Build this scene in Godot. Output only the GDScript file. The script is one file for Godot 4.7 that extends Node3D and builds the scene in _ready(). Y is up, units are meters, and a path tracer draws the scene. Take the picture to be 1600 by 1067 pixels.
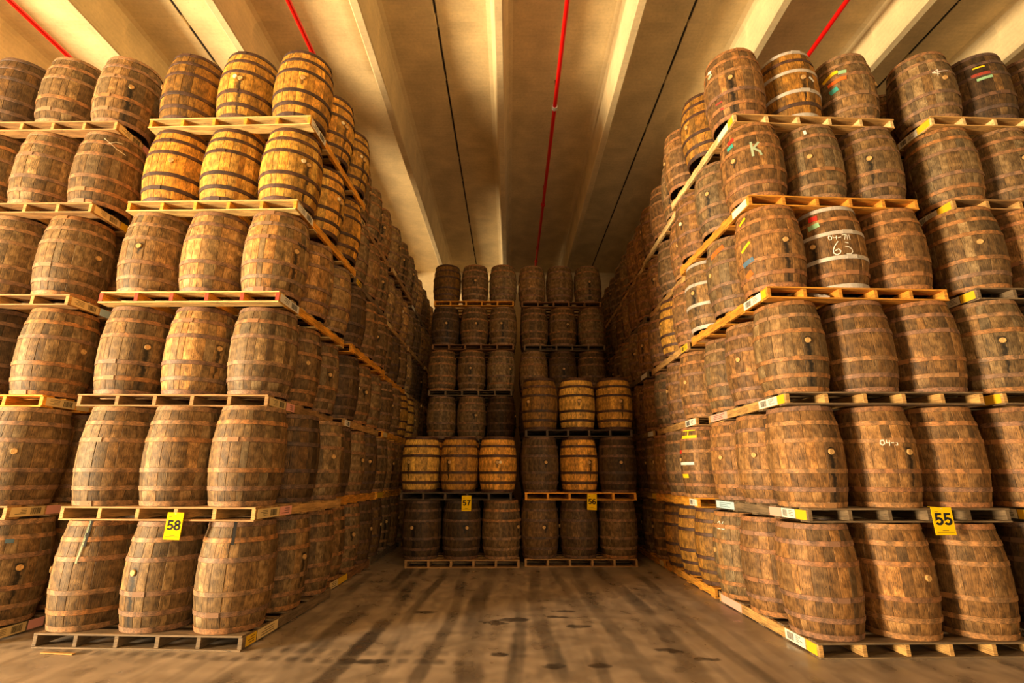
extends Node3D

const BH := 0.905          # barrel height
const TIER := 1.03         # pallet plus barrel
const PT := 0.119          # pallet thickness
const PW := 1.83           # pallet width
const PD := 1.88           # pallet depth
const HOOPS := [[0.002, 0.048], [0.136, 0.178], [0.296, 0.338], [0.567, 0.609], [0.727, 0.769], [0.857, 0.903]]
const TIERN := ["floor", "second", "third", "fourth", "fifth", "top"]

var rng := RandomNumberGenerator.new()
var M := {}
var kinds := {}
var mesh_cache := {}
var taken := {}


# ------------------------------------------------------------------ naming
func numbered(called: String) -> String:
	if not taken.has(called):
		taken[called] = 0
		return called
	taken[called] += 1
	return "%s_%03d" % [called, taken[called]]

func tag(o: Node, label: String, category: String, group := "") -> void:
	o.set_meta("label", label)
	o.set_meta("category", category)
	if group != "":
		o.set_meta("group", group)

func thing(called: String, label: String, category: String, at: Vector3, turn := 0.0, group := "") -> Node3D:
	var o := Node3D.new()
	o.name = numbered(called)
	add_child(o)
	o.position = at
	o.rotation.y = turn
	tag(o, label, category, group)
	return o

func part(called: String, mesh: Mesh, mat: Material, parent: Node, at := Vector3.ZERO, turn := 0.0) -> MeshInstance3D:
	var o := MeshInstance3D.new()
	o.name = called
	o.mesh = mesh
	o.material_override = mat
	parent.add_child(o, true)
	o.position = at
	o.rotation.y = turn
	return o

func struct(called: String, mesh: Mesh, mat: Material, at := Vector3.ZERO) -> MeshInstance3D:
	var o := part(called, mesh, mat, self, at)
	o.set_meta("kind", "structure")
	o.set_meta("category", called.split("_")[0])
	return o


# ------------------------------------------------------------------ meshes
class MB:
	var v := PackedVector3Array()
	var n := PackedVector3Array()
	var u := PackedVector2Array()
	func tri(a: Vector3, b: Vector3, c: Vector3, na: Vector3, nb: Vector3, nc: Vector3, ua := Vector2.ZERO, ub := Vector2.ZERO, uc := Vector2.ZERO) -> void:
		if (b - a).cross(c - a).dot(na + nb + nc) > 0.0:
			v.append_array([a, c, b]); n.append_array([na, nc, nb]); u.append_array([ua, uc, ub])
		else:
			v.append_array([a, b, c]); n.append_array([na, nb, nc]); u.append_array([ua, ub, uc])
	func quad(a: Vector3, b: Vector3, c: Vector3, d: Vector3, na: Vector3, nb: Vector3, nc: Vector3, nd: Vector3, ua := Vector2.ZERO, ub := Vector2.ZERO, uc := Vector2.ZERO, ud := Vector2.ZERO) -> void:
		tri(a, b, c, na, nb, nc, ua, ub, uc)
		tri(a, c, d, na, nc, nd, ua, uc, ud)
	func flat(a: Vector3, b: Vector3, c: Vector3, d: Vector3, m: Vector3, ua := Vector2.ZERO, ub := Vector2.ZERO, uc := Vector2.ZERO, ud := Vector2.ZERO) -> void:
		quad(a, b, c, d, m, m, m, m, ua, ub, uc, ud)
	func box(lo: Vector3, hi: Vector3) -> void:
		for ax in 3:
			for s in 2:
				var m := Vector3.ZERO
				m[ax] = 1.0 if s else -1.0
				var i := (ax + 1) % 3
				var j := (ax + 2) % 3
				var p := []
				for k in [[0, 0], [1, 0], [1, 1], [0, 1]]:
					var q := Vector3.ZERO
					q[ax] = hi[ax] if s else lo[ax]
					q[i] = hi[i] if k[0] else lo[i]
					q[j] = hi[j] if k[1] else lo[j]
					p.append(q)
				flat(p[0], p[1], p[2], p[3], m, Vector2(p[0][i], p[0][j]), Vector2(p[1][i], p[1][j]), Vector2(p[2][i], p[2][j]), Vector2(p[3][i], p[3][j]))
	func done() -> ArrayMesh:
		var a := []
		a.resize(Mesh.ARRAY_MAX)
		a[Mesh.ARRAY_VERTEX] = v
		a[Mesh.ARRAY_NORMAL] = n
		a[Mesh.ARRAY_TEX_UV] = u
		var m := ArrayMesh.new()
		m.add_surface_from_arrays(Mesh.PRIMITIVE_TRIANGLES, a)
		return m

func box_mesh(lo: Vector3, hi: Vector3) -> ArrayMesh:
	var b := MB.new()
	b.box(lo, hi)
	return b.done()

# a plank with chamfered edges, centred; texture runs along its longest axis
func plank(size: Vector3, ch: float, variant := 0, wob := 0.0) -> ArrayMesh:
	var key := "plank%.3f,%.3f,%.3f,%.4f,%d" % [size.x, size.y, size.z, ch, variant]
	if mesh_cache.has(key):
		return mesh_cache[key]
	var b := MB.new()
	var h := size / 2
	var long := 0
	if size.z > size.x and size.z > size.y: long = 2
	elif size.y > size.x: long = 1
	var r := RandomNumberGenerator.new()
	r.seed = variant * 77 + 5
	var off := Vector2(r.randf(), r.randf())
	var uv := func(p: Vector3, ax: int) -> Vector2:
		var o := 0
		for k in 3:
			if k != long and (k != ax or ax == long): o = k
		var al: float = p[long] / 1.9
		if ax == long:
			al = p[(long + 1) % 3] / 1.9
			o = (long + 2) % 3
		return Vector2(p[o] / 0.3 + off.x, al + off.y)
	# corners: for each sign triple three points, one per face
	var pt := func(s: Vector3, ax: int) -> Vector3:
		var q := Vector3.ZERO
		for k in 3:
			q[k] = s[k] * (h[k] if k == ax else h[k] - ch)
		return q
	for ax in 3:
		var i := (ax + 1) % 3
		var j := (ax + 2) % 3
		for s in [-1.0, 1.0]:
			var m := Vector3.ZERO
			m[ax] = s
			var p := []
			for k in [[-1, -1], [1, -1], [1, 1], [-1, 1]]:
				var sg := Vector3.ZERO
				sg[ax] = s; sg[i] = k[0]; sg[j] = k[1]
				p.append(pt.call(sg, ax))
			b.flat(p[0], p[1], p[2], p[3], m, uv.call(p[0], ax), uv.call(p[1], ax), uv.call(p[2], ax), uv.call(p[3], ax))
		# chamfers along axis ax between faces i and j
		for si in [-1.0, 1.0]:
			for sj in [-1.0, 1.0]:
				var m2 := Vector3.ZERO
				m2[i] = si; m2[j] = sj
				m2 = m2.normalized()
				var q := []
				for e in [-1.0, 1.0]:
					var sg2 := Vector3.ZERO
					sg2[ax] = e; sg2[i] = si; sg2[j] = sj
					q.append(pt.call(sg2, i)); q.append(pt.call(sg2, j))
				b.flat(q[0], q[1], q[3], q[2], m2, uv.call(q[0], i), uv.call(q[1], i), uv.call(q[3], i), uv.call(q[2], i))
	var mesh := b.done()
	mesh_cache[key] = mesh
	return mesh

func rad(y: float) -> float:
	var t := 2.0 * y / BH - 1.0
	return 0.324 - 0.052 * t * t

func slope_n(y: float, a: float) -> Vector3:
	var t := 2.0 * y / BH - 1.0
	var drdy := -0.056 * 2.0 * t * 2.0 / BH
	return Vector3(sin(a), -drdy, cos(a)).normalized()

func stave_into(b: MB, a0: float, w: float, col: int, proud: float, segs := 8) -> void:
	var e := 0.0025 / 0.33
	var an := [-w / 2 + 0.001, -w / 2 + e + 0.002, w / 2 - e - 0.002, w / 2 - 0.001]
	var dr := [-0.0035, 0.0, 0.0, -0.0035]
	var uu := [0.03, 0.1, 0.9, 0.97]
	for k in segs:
		var y0 := BH * k / segs
		var y1 := BH * (k + 1) / segs
		for j in 3:
			var q := []
			var nn := []
			var tt := []
			for c in [[y0, j], [y0, j + 1], [y1, j + 1], [y1, j]]:
				var yy: float = c[0]
				var a: float = a0 + an[c[1]]
				var r: float = rad(yy) + dr[c[1]] + proud
				q.append(Vector3(sin(a) * r, yy, cos(a) * r))
				var na := a
				if j == 0: na = a - 0.7
				elif j == 2: na = a + 0.7
				nn.append(slope_n(yy, na))
				tt.append(Vector2((col + uu[c[1]]) / 16.0, 1.0 - yy / BH))
			b.quad(q[0], q[1], q[2], q[3], nn[0], nn[1], nn[2], nn[3], tt[0], tt[1], tt[2], tt[3])
	# end grain at the top and the inner face of the chime
	var ri := rad(BH) - 0.024
	var ro := rad(BH) + proud
	var l := a0 - w / 2
	var r2 := a0 + w / 2
	var t0 := Vector2((col + 0.2) / 16.0, 0.01)
	var t1 := Vector2((col + 0.8) / 16.0, 0.03)
	b.flat(Vector3(sin(l) * ri, BH, cos(l) * ri), Vector3(sin(r2) * ri, BH, cos(r2) * ri), Vector3(sin(r2) * ro, BH, cos(r2) * ro), Vector3(sin(l) * ro, BH, cos(l) * ro), Vector3.UP, t0, t1, t1, t0)
	b.flat(Vector3(sin(l) * ri, BH, cos(l) * ri), Vector3(sin(r2) * ri, BH, cos(r2) * ri), Vector3(sin(r2) * ri, BH - 0.035, cos(r2) * ri), Vector3(sin(l) * ri, BH - 0.035, cos(l) * ri), -Vector3(sin(a0), 0, cos(a0)), t0, t1, t1, t0)

func stave_mesh(width: int, col: int, proud: int) -> ArrayMesh:
	var key := "stave%d,%d,%d" % [width, col, proud]
	if not mesh_cache.has(key):
		var b := MB.new()
		stave_into(b, 0.0, TAU * width / 100.0, col, proud * 0.0012)
		mesh_cache[key] = b.done()
	return mesh_cache[key]

# widths in hundredths of the girth
const PATTERN := [5, 4, 6, 4, 5, 3, 5, 6, 4, 5, 3, 6, 4, 5, 4, 6, 5, 4, 3, 5, 4, 4]

func staves_mesh(variant: int, step: int) -> ArrayMesh:
	var key := "staves%d,%d" % [variant, step]
	if not mesh_cache.has(key):
		var r := RandomNumberGenerator.new()
		r.seed = 300 + variant
		var b := MB.new()
		var a := deg_to_rad(step * 15.0)
		for i in PATTERN.size():
			var w: float = TAU * PATTERN[i] / 100.0
			var c := r.randi_range(0, 11) if i else r.randi_range(12, 15)
			stave_into(b, a, w, c, r.randi_range(-1, 1) * 0.0012, 6)
			a += w / 2 + (TAU * PATTERN[(i + 1) % PATTERN.size()] / 200.0)
		mesh_cache[key] = b.done()
	return mesh_cache[key]

func hoop_into(b: MB, lo: float, hi: float, seed_: int, n := 40) -> void:
	var th := 0.0045
	for k in n:
		var a0 := TAU * k / n
		var a1 := TAU * (k + 1) / n
		var p := []
		for a in [a0, a1]:
			var d := Vector3(sin(a), 0, cos(a))
			var pts := []
			for c in [[lo, -0.004], [lo, th - 0.0015], [lo + 0.003, th], [hi - 0.003, th], [hi, th - 0.0015], [hi, -0.004]]:
				pts.append(d * (rad(c[0]) + c[1]) + Vector3.UP * c[0])
			p.append(pts)
		for j in 5:
			var m0 := slope_n((lo + hi) / 2, a0)
			var m1 := slope_n((lo + hi) / 2, a1)
			if j == 0:
				m0 = Vector3.DOWN; m1 = Vector3.DOWN
			elif j == 4:
				m0 = Vector3.UP; m1 = Vector3.UP
			elif j == 1:
				m0 = (m0 + Vector3.DOWN).normalized(); m1 = (m1 + Vector3.DOWN).normalized()
			elif j == 3:
				m0 = (m0 + Vector3.UP).normalized(); m1 = (m1 + Vector3.UP).normalized()
			var t := func(a: float, y: float) -> Vector2: return Vector2(a * 0.33 / 0.5, y / 0.5)
			b.quad(p[0][j], p[1][j], p[1][j + 1], p[0][j + 1], m0, m1, m1, m0, t.call(a0, p[0][j].y), t.call(a1, p[0][j].y), t.call(a1, p[0][j + 1].y), t.call(a0, p[0][j + 1].y))
	# lap of the strip with two rivets
	var al := seed_ * 1.7
	var mid := (lo + hi) / 2
	for dx in [-0.028, 0.0, 0.028]:
		var a: float = al + dx / 0.33
		var c := Vector3(sin(a), 0, cos(a)) * (rad(mid) + th) + Vector3.UP * mid
		var nrm := slope_n(mid, a)
		var tx := Vector3(cos(a), 0, -sin(a))
		var ty := nrm.cross(tx)
		var ring := []
		var tip := c + nrm * 0.006
		if dx == 0.0:
			for s in [[-1, -1], [1, -1], [1, 1], [-1, 1]]:
				ring.append(c + tx * 0.05 * s[0] + ty * (hi - lo) * 0.5 * s[1] + nrm * (0.0035 if s[0] < 0 else 0.001))
			b.flat(ring[0], ring[1], ring[2], ring[3], nrm)
			b.flat(ring[0], ring[3], ring[3] - nrm * 0.006, ring[0] - nrm * 0.006, -tx)
		else:
			for q in 6:
				ring.append(c + tx * cos(q * TAU / 6) * 0.009 + ty * sin(q * TAU / 6) * 0.009)
			for q in 6:
				b.tri(ring[q], ring[(q + 1) % 6], tip, (ring[q] - c).normalized(), (ring[(q + 1) % 6] - c).normalized(), nrm)

func hoop_mesh(i: int, variant: int) -> ArrayMesh:
	var key := "hoop%d,%d" % [i, variant]
	if not mesh_cache.has(key):
		var b := MB.new()
		hoop_into(b, HOOPS[i][0], HOOPS[i][1], variant, 40)
		mesh_cache[key] = b.done()
	return mesh_cache[key]

func hoops_mesh() -> ArrayMesh:
	if not mesh_cache.has("hoops"):
		var b := MB.new()
		for i in 6:
			hoop_into(b, HOOPS[i][0], HOOPS[i][1], i, 28)
		mesh_cache["hoops"] = b.done()
	return mesh_cache["hoops"]

func head_mesh() -> ArrayMesh:
	if not mesh_cache.has("head"):
		var b := MB.new()
		for k in 20:
			var a0 := TAU * k / 20
			var a1 := TAU * (k + 1) / 20
			for e in [[BH - 0.03, 1.0]]:
				var c := Vector3(0, e[0], 0)
				var r := 0.262
				b.tri(c, c + Vector3(sin(a0), 0, cos(a0)) * r, c + Vector3(sin(a1), 0, cos(a1)) * r, Vector3.UP * e[1], Vector3.UP * e[1], Vector3.UP * e[1], Vector2(0.03, 0.5), Vector2(0.02, 0.2), Vector2(0.05, 0.8))
		mesh_cache["head"] = b.done()
	return mesh_cache["head"]

func disc_mesh(r: float, d: float) -> ArrayMesh:   # a plug, its axis along z
	var key := "disc%.4f,%.4f" % [r, d]
	if not mesh_cache.has(key):
		var b := MB.new()
		var n := 14
		for k in n:
			var a0 := TAU * k / n
			var a1 := TAU * (k + 1) / n
			var p0 := Vector3(cos(a0), sin(a0), 0)
			var p1 := Vector3(cos(a1), sin(a1), 0)
			var z := Vector3(0, 0, d)
			var zc := Vector3(0, 0, d - 0.003)
			b.quad(p0 * r - z, p1 * r - z, p1 * r + zc, p0 * r + zc, p0, p1, p1, p0)
			var e0 := (p0 + Vector3.BACK).normalized()
			var e1 := (p1 + Vector3.BACK).normalized()
			b.quad(p0 * r + zc, p1 * r + zc, p1 * (r - 0.003) + z, p0 * (r - 0.003) + z, e0, e1, e1, e0)
			b.tri(z, p0 * (r - 0.003) + z, p1 * (r - 0.003) + z, Vector3.BACK, Vector3.BACK, Vector3.BACK, Vector2(0.5, 0.5), Vector2(0.5 + cos(a0) * 0.2, 0.5 + sin(a0) * 0.2), Vector2(0.5 + cos(a1) * 0.2, 0.5 + sin(a1) * 0.2))
		mesh_cache[key] = b.done()
	return mesh_cache[key]


# ------------------------------------------------------------------ textures and materials
func noise(seed_: int, freq: float, oct := 3) -> FastNoiseLite:
	var f := FastNoiseLite.new()
	f.seed = seed_
	f.noise_type = FastNoiseLite.TYPE_SIMPLEX_SMOOTH
	f.frequency = freq
	f.fractal_octaves = oct
	return f

# sixteen staves side by side, each with its own tone, weathering between the hoops, grain and drips
func stave_atlas(seed_: int, base: Color, grey: Color, worn: float, contrast: float, drip := 0.3) -> ImageTexture:
	var w := 1024
	var h := 768
	var data := PackedByteArray()
	data.resize(w * h * 3)
	var r := RandomNumberGenerator.new()
	r.seed = seed_
	var g1 := noise(seed_, 0.35, 2)
	var g2 := noise(seed_ + 1, 0.09, 3)
	var g3 := noise(seed_ + 2, 0.02, 3)
	var cuts := [0.05, 0.17, 0.35, 0.65, 0.83, 0.95, 2.0]
	var i := 0
	var tone := []
	var shift := []
	var gtone := []
	for c in 16:
		tone.append([]); shift.append([])
		gtone.append(r.randf_range(1.0 - contrast, 1.0 + contrast))
		for k in 7:
			tone[c].append(gtone[c] * r.randf_range(1.0 - contrast * 1.1, 1.0 + contrast * 1.0))
			shift[c].append(clampf(r.randf_range(-0.5, 1.0), 0.0, 1.0))
	for y in h:
		var t := float(y) / h
		var seg := 0
		while t > cuts[seg]: seg += 1
		for c in 16:
			var cx := 32.0 + g2.get_noise_2d(c * 50.0, y * 0.12) * 9.0
			var dw := 0.0
			if c >= 12:
				var dl: float = [0.56, 0.8, 0.97, 0.0][c - 12]
				if t > 0.42 and t < dl:
					dw = (14.0 + 10.0 * g2.get_noise_2d(c * 31.0 + 900.0, y * 0.5)) * sqrt(clampf((dl - t) / (dl - 0.42), 0.0, 1.0)) + 2.0
				if absf(t - 0.462) < 0.03 and c < 15:
					dw = maxf(dw, 21.0)
			for x in 64:
				var X := c * 173.0 + x
				var grain := g1.get_noise_2d(X * 1.9, y * 0.035 + c * 31.0)
				var fib := g2.get_noise_2d(X * 2.2, y * 0.06)
				var blot := g3.get_noise_2d(X * 0.9, y * 0.55)
				var val: float = tone[c][seg] * (1.0 + 0.30 * grain + 0.22 * fib + 0.45 * blot)
				var crack := absf(g2.get_noise_2d(X * 0.9 + 500.0, y * 0.03))
				if crack < 0.026:
					val *= 0.55
				# darker towards the bottom end
				val *= 1.0 - 0.18 * smoothstep(0.86, 1.0, t)
				var gm := clampf(worn * shift[c][seg] + blot * 0.5, 0.0, 1.0)
				var col := base.lerp(grey, gm)
				if dw > 0.0:
					var k2 := smoothstep(dw * 1.3, dw * 0.3, absf(x - cx + 5.0 * fib)) * clampf(0.92 + blot + 0.4 * fib, 0.0, 1.0)
					val *= lerpf(1.0, drip, k2)
				data[i] = int(clampf(col.r * val, 0.02, 1.0) * 255.0)
				data[i + 1] = int(clampf(col.g * val, 0.015, 1.0) * 255.0)
				data[i + 2] = int(clampf(col.b * val, 0.01, 1.0) * 255.0)
				i += 3
	return ImageTexture.create_from_image(Image.create_from_data(w, h, false, Image.FORMAT_RGB8, data))

# long-grained plank, neutral: tinted by the material
func plank_tex(seed_: int) -> ImageTexture:
	var w := 128
	var h := 512
	var data := PackedByteArray()
	data.resize(w * h * 3)
	var g1 := noise(seed_, 0.22, 3)
	var g2 := noise(seed_ + 1, 0.03, 3)
	var i := 0
	for y in h:
		for x in w:
			var v := 0.86 + 0.20 * g1.get_noise_2d(x, y * 0.05) + 0.22 * g2.get_noise_2d(x * 1.0, y * 0.4)
			if absf(g1.get_noise_2d(x * 0.3 + 90.0, y * 0.012)) < 0.02: v *= 0.7
			var b := clampf(v, 0.0, 1.0)
			data[i] = int(b * 255); data[i + 1] = int(b * (0.985) * 255); data[i + 2] = int(b * 0.95 * 255)
			i += 3
	return ImageTexture.create_from_image(Image.create_from_data(w, h, false, Image.FORMAT_RGB8, data))

func rust_tex(seed_: int, amount: float) -> ImageTexture:
	var n := 256
	var data := PackedByteArray()
	data.resize(n * n * 3)
	var g1 := noise(seed_, 0.02, 4)
	var g2 := noise(seed_ + 5, 0.12, 3)
	var i := 0
	for y in n:
		for x in n:
			var a := g1.get_noise_2d(x, y)
			var b := g2.get_noise_2d(x * 0.6, y * 1.4)
			var v := 0.78 + amount * (0.7 * a + 0.45 * b)
			data[i] = int(clampf(v, 0, 1) * 255)
			data[i + 1] = int(clampf(v * (0.98 - amount * 0.12 * a), 0, 1) * 255)
			data[i + 2] = int(clampf(v * (0.98 - amount * 0.25 * a), 0, 1) * 255)
			i += 3
	return ImageTexture.create_from_image(Image.create_from_data(n, n, false, Image.FORMAT_RGB8, data))

func concrete_tex(seed_: int) -> ImageTexture:
	var n := 512
	var data := PackedByteArray()
	data.resize(n * n * 3)
	var g1 := noise(seed_, 0.008, 4)
	var g2 := noise(seed_ + 3, 0.09, 3)
	var i := 0
	for y in n:
		for x in n:
			var v := 0.92 + 0.09 * g1.get_noise_2d(x, y) + 0.035 * g2.get_noise_2d(x, y) + 0.03 * g2.get_noise_2d(x * 0.1 + 700.0, y * 1.3)
			if g2.get_noise_2d(x * 1.9 + 300.0, y * 1.9) > 0.62: v *= 0.86
			var b := clampf(v, 0, 1)
			data[i] = int(b * 255); data[i + 1] = int(b * 0.98 * 255); data[i + 2] = int(b * 0.94 * 255)
			i += 3
	return ImageTexture.create_from_image(Image.create_from_data(n, n, false, Image.FORMAT_RGB8, data))

# floor slab seen from above: 14 m square, x -7..7 left to right, z -13 (top) .. +1 (bottom)
func floor_tex(rough: bool) -> ImageTexture:
	var n := 1024
	var data := PackedByteArray()
	data.resize(n * n * 3)
	var g1 := noise(41, 0.010, 4)
	var g2 := noise(42, 0.05, 3)
	var g3 := noise(43, 0.02, 3)
	var lanes := [[-2.05, 0.09, 0.5], [-1.62, 0.13, 0.8], [-1.32, 0.10, 0.95], [-1.02, 0.07, 0.6], [-0.66, 0.08, 0.75], [-0.34, 0.14, 0.9], [0.05, 0.08, 0.55], [0.33, 0.10, 0.7], [0.72, 0.07, 0.6], [0.98, 0.10, 0.5], [1.42, 0.12, 0.6], [1.85, 0.09, 0.5], [2.2, 0.07, 0.4]]
	var spots := [[0.02, 5.62, 0.20, 0.09], [-0.14, 5.5, 0.13, 0.06], [0.50, 5.72, 0.10, 0.05], [0.66, 5.38, 0.18, 0.07], [0.58, 5.95, 0.13, 0.05], [-0.1, 4.6, 0.11, 0.05], [0.35, 4.35, 0.12, 0.06], [1.3, 4.7, 0.14, 0.07], [-0.9, 5.9, 0.12, 0.05], [0.72, 4.35, 0.1, 0.05], [1.6, 4.5, 0.12, 0.05], [-1.2, 4.45, 0.2, 0.06]]
	var i := 0
	for y in n:
		var z := 13.0 - 14.0 * y / n   # metres in front of the camera
		for x in n:
			var X := -7.0 + 14.0 * x / n
			var a := g1.get_noise_2d(x, y)
			var b := g2.get_noise_2d(x, y)
			var c := g3.get_noise_2d(x * 2.2, y * 0.25 + 60.0)
			var dark := 0.0
			for L in lanes:
				var off: float = X - L[0] - 0.05 * sin(z * 1.3 + L[0] * 9.0)
				if absf(off) < 0.3:
					var k := smoothstep(L[1], L[1] * 0.45, absf(off) + 0.012 * b)
					dark += 0.68 * L[2] * k * clampf(0.7 + 1.3 * g3.get_noise_2d(L[0] * 400.0, y * 0.35) + 0.12 * b, 0.0, 1.0)
			for s in spots:
				var dx: float = (X - s[0]) / s[2]
				var dz: float = (z - s[1]) / s[3]
				var q := dx * dx + dz * dz + 1.1 * b + 0.7 * g2.get_noise_2d(x * 2.0, y * 2.0)
				if q < 1.0: dark += 0.7 * smoothstep(1.0, 0.6, q)
			# turning tracks swept across the front
			for t in [[-2.6, 4.42, 0.05, 0.4], [-2.4, 4.62, 0.06, 0.3]]:
				var zz: float = t[1] + 0.02 * X * X + 0.02 * sin(X * 6.0)
				if X < -0.3 and absf(z - zz) < 0.2:
					dark += t[3] * smoothstep(t[2] + 0.03, t[2] * 0.4, absf(z - zz)) * clampf(0.6 + 0.8 * sin(X * 42.0) + b, 0.0, 1.0)
			dark += 0.25 * smoothstep(0.12, 0.55, c)
			dark += 0.30 * smoothstep(0.0, 0.6, a)
			dark = clampf(dark, 0.0, 0.92)
			var v := 0.84 + 0.22 * a + 0.10 * b + 0.12 * c
			if rough:
				var q2 := int(clampf(0.52 + 0.35 * b + 0.3 * c - 0.1 * dark, 0.0, 1.0) * 255)
				data[i] = q2; data[i + 1] = q2; data[i + 2] = q2
			else:
				data[i] = int(clampf(lerpf(0.77 * v, 0.26, dark), 0, 1) * 255)
				data[i + 1] = int(clampf(lerpf(0.70 * v, 0.235, dark), 0, 1) * 255)
				data[i + 2] = int(clampf(lerpf(0.63 * v, 0.215, dark), 0, 1) * 255)
			i += 3
	return ImageTexture.create_from_image(Image.create_from_data(n, n, false, Image.FORMAT_RGB8, data))

func mat(c: Color, rough := 0.7, tex: Texture2D = null, metal := 0.0) -> StandardMaterial3D:
	var m := StandardMaterial3D.new()
	m.albedo_color = c
	m.roughness = rough
	m.metallic = metal
	if tex: m.albedo_texture = tex
	return m

func relief(m: StandardMaterial3D, tex: Texture2D, cm: float) -> StandardMaterial3D:
	m.heightmap_enabled = true
	m.heightmap_texture = tex
	m.heightmap_scale = cm
	return m

func make_materials() -> void:
	var brown := stave_atlas(11, Color(0.475, 0.38, 0.245), Color(0.40, 0.35, 0.265), 0.65, 0.12)
	var gold := stave_atlas(23, Color(0.80, 0.62, 0.28), Color(0.62, 0.47, 0.23), 0.4, 0.08, 0.3)
	var spec := {
		"brown": ["weathered brown", brown, [Color(1, 1, 1), Color(0.93, 0.90, 0.86), Color(1.06, 1.0, 0.92), Color(0.87, 0.83, 0.78)]],
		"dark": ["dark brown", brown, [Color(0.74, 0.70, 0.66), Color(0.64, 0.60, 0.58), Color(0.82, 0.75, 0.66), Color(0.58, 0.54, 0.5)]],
		"tan": ["pale tan", brown, [Color(1.22, 1.2, 1.16), Color(1.35, 1.26, 1.12), Color(1.12, 1.1, 1.04), Color(1.3, 1.16, 0.95)]],
		"red": ["reddish brown", brown, [Color(1.06, 0.95, 0.82), Color(0.98, 0.88, 0.78), Color(1.12, 0.99, 0.84), Color(0.90, 0.82, 0.72)]],
		"gold": ["golden dark-hooped", gold, [Color(1, 1, 1), Color(0.92, 0.88, 0.8), Color(1.05, 0.97, 0.86), Color(0.84, 0.78, 0.7)]],
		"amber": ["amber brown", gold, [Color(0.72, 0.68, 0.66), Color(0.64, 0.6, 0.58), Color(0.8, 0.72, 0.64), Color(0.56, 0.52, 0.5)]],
	}
	var rust := rust_tex(61, 0.5)
	var hoops := {
		"brown": [Color(0.70, 0.52, 0.35), Color(0.75, 0.54, 0.32), Color(0.64, 0.50, 0.38), Color(0.70, 0.55, 0.39)],
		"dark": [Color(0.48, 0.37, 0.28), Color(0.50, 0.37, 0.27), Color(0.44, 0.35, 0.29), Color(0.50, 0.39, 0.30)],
		"tan": [Color(0.68, 0.52, 0.38), Color(0.64, 0.50, 0.38), Color(0.60, 0.46, 0.36), Color(0.66, 0.54, 0.42)],
		"red": [Color(0.77, 0.55, 0.33), Color(0.72, 0.51, 0.33), Color(0.76, 0.57, 0.36), Color(0.66, 0.50, 0.38)],
		"gold": [Color(0.36, 0.24, 0.19), Color(0.40, 0.27, 0.2), Color(0.33, 0.23, 0.19), Color(0.38, 0.26, 0.2)],
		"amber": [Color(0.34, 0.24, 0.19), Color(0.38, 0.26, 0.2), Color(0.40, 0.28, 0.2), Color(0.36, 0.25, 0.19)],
	}
	for k in spec:
		var st := []
		for c in spec[k][2]:
			var m := mat(Color.WHITE, 0.62, spec[k][1])
			m.albedo_color = c
			m.metallic_specular = 0.4
			relief(m, spec[k][1], 0.35)
			st.append(m)
		var hp := []
		for c in hoops[k]:
			var m := mat(c, 0.62, rust, 0.08)
			relief(m, rust, 0.08)
			hp.append(m)
		kinds[k] = {"look": spec[k][0], "staves": st, "hoops": hp}
	M.white_hoop = mat(Color(0.93, 0.91, 0.86), 0.5, rust_tex(77, 0.16), 0.1)
	M.bung = mat(Color(0.90, 0.72, 0.46), 0.7, plank_tex(5))
	M.bung_white = mat(Color(0.95, 0.88, 0.72), 0.7)
	M.bung_dark = mat(Color(0.28, 0.20, 0.14), 0.7)
	var pl := plank_tex(91)
	var cc := {"cream": Color(0.93, 0.80, 0.53), "pine": Color(0.84, 0.66, 0.40), "orange": Color(1.0, 0.70, 0.22), "rawtan": Color(0.72, 0.56, 0.36), "grey": Color(0.52, 0.44, 0.34), "darkgrey": Color(0.36, 0.30, 0.24), "brown": Color(0.60, 0.43, 0.27), "gold": Color(0.92, 0.64, 0.22), "redend": Color(0.80, 0.26, 0.12), "bright": Color(0.98, 0.86, 0.62)}
	for s in cc:
		M["w_" + s] = relief(mat(cc[s], 0.75, pl), pl, 0.15)
	M.paper = mat(Color(0.90, 0.88, 0.82), 0.6)
	M.paper_cream = mat(Color(0.88, 0.78, 0.55), 0.6)
	M.paper_yellow = mat(Color(0.90, 0.72, 0.12), 0.6)
	M.paper_pink = mat(Color(0.93, 0.66, 0.60), 0.65)
	M.paper_blue = mat(Color(0.72, 0.84, 0.90), 0.6)
	M.ink = mat(Color(0.05, 0.045, 0.04), 0.9)
	M.sign = mat(Color(0.93, 0.76, 0.06), 0.9)
	M.sign.metallic_specular = 0.2
	M.pipe = mat(Color(0.80, 0.05, 0.04), 0.35)
	M.plastic = mat(Color(0.78, 0.76, 0.74), 0.4)
	M.joint = mat(Color(0.12, 0.10, 0.08), 0.9)
	var pc := {"chalk": Color(0.95, 0.93, 0.88), "pgreen": Color(0.55, 0.72, 0.55), "teal": Color(0.25, 0.62, 0.58), "pred": Color(0.80, 0.16, 0.10), "pyellow": Color(0.95, 0.78, 0.05), "porange": Color(0.90, 0.40, 0.10), "pblue": Color(0.30, 0.42, 0.52), "pwhite": Color(0.90, 0.90, 0.86), "tar": Color(0.07, 0.055, 0.045), "pred2": Color(0.6, 0.22, 0.15), "pale": Color(0.62, 0.69, 0.57)}
	for p in pc:
		M[p] = mat(pc[p], 0.7)


# ------------------------------------------------------------------ barrels
var barrels := {}
const HEAVY := ["R300", "R200", "R100", "R520", "R500", "L320", "L510", "l5_1", "l5_2", "L420", "L010", "L200", "B400", "B210", "A520", "A000", "r0_4", "A300"]

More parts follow.
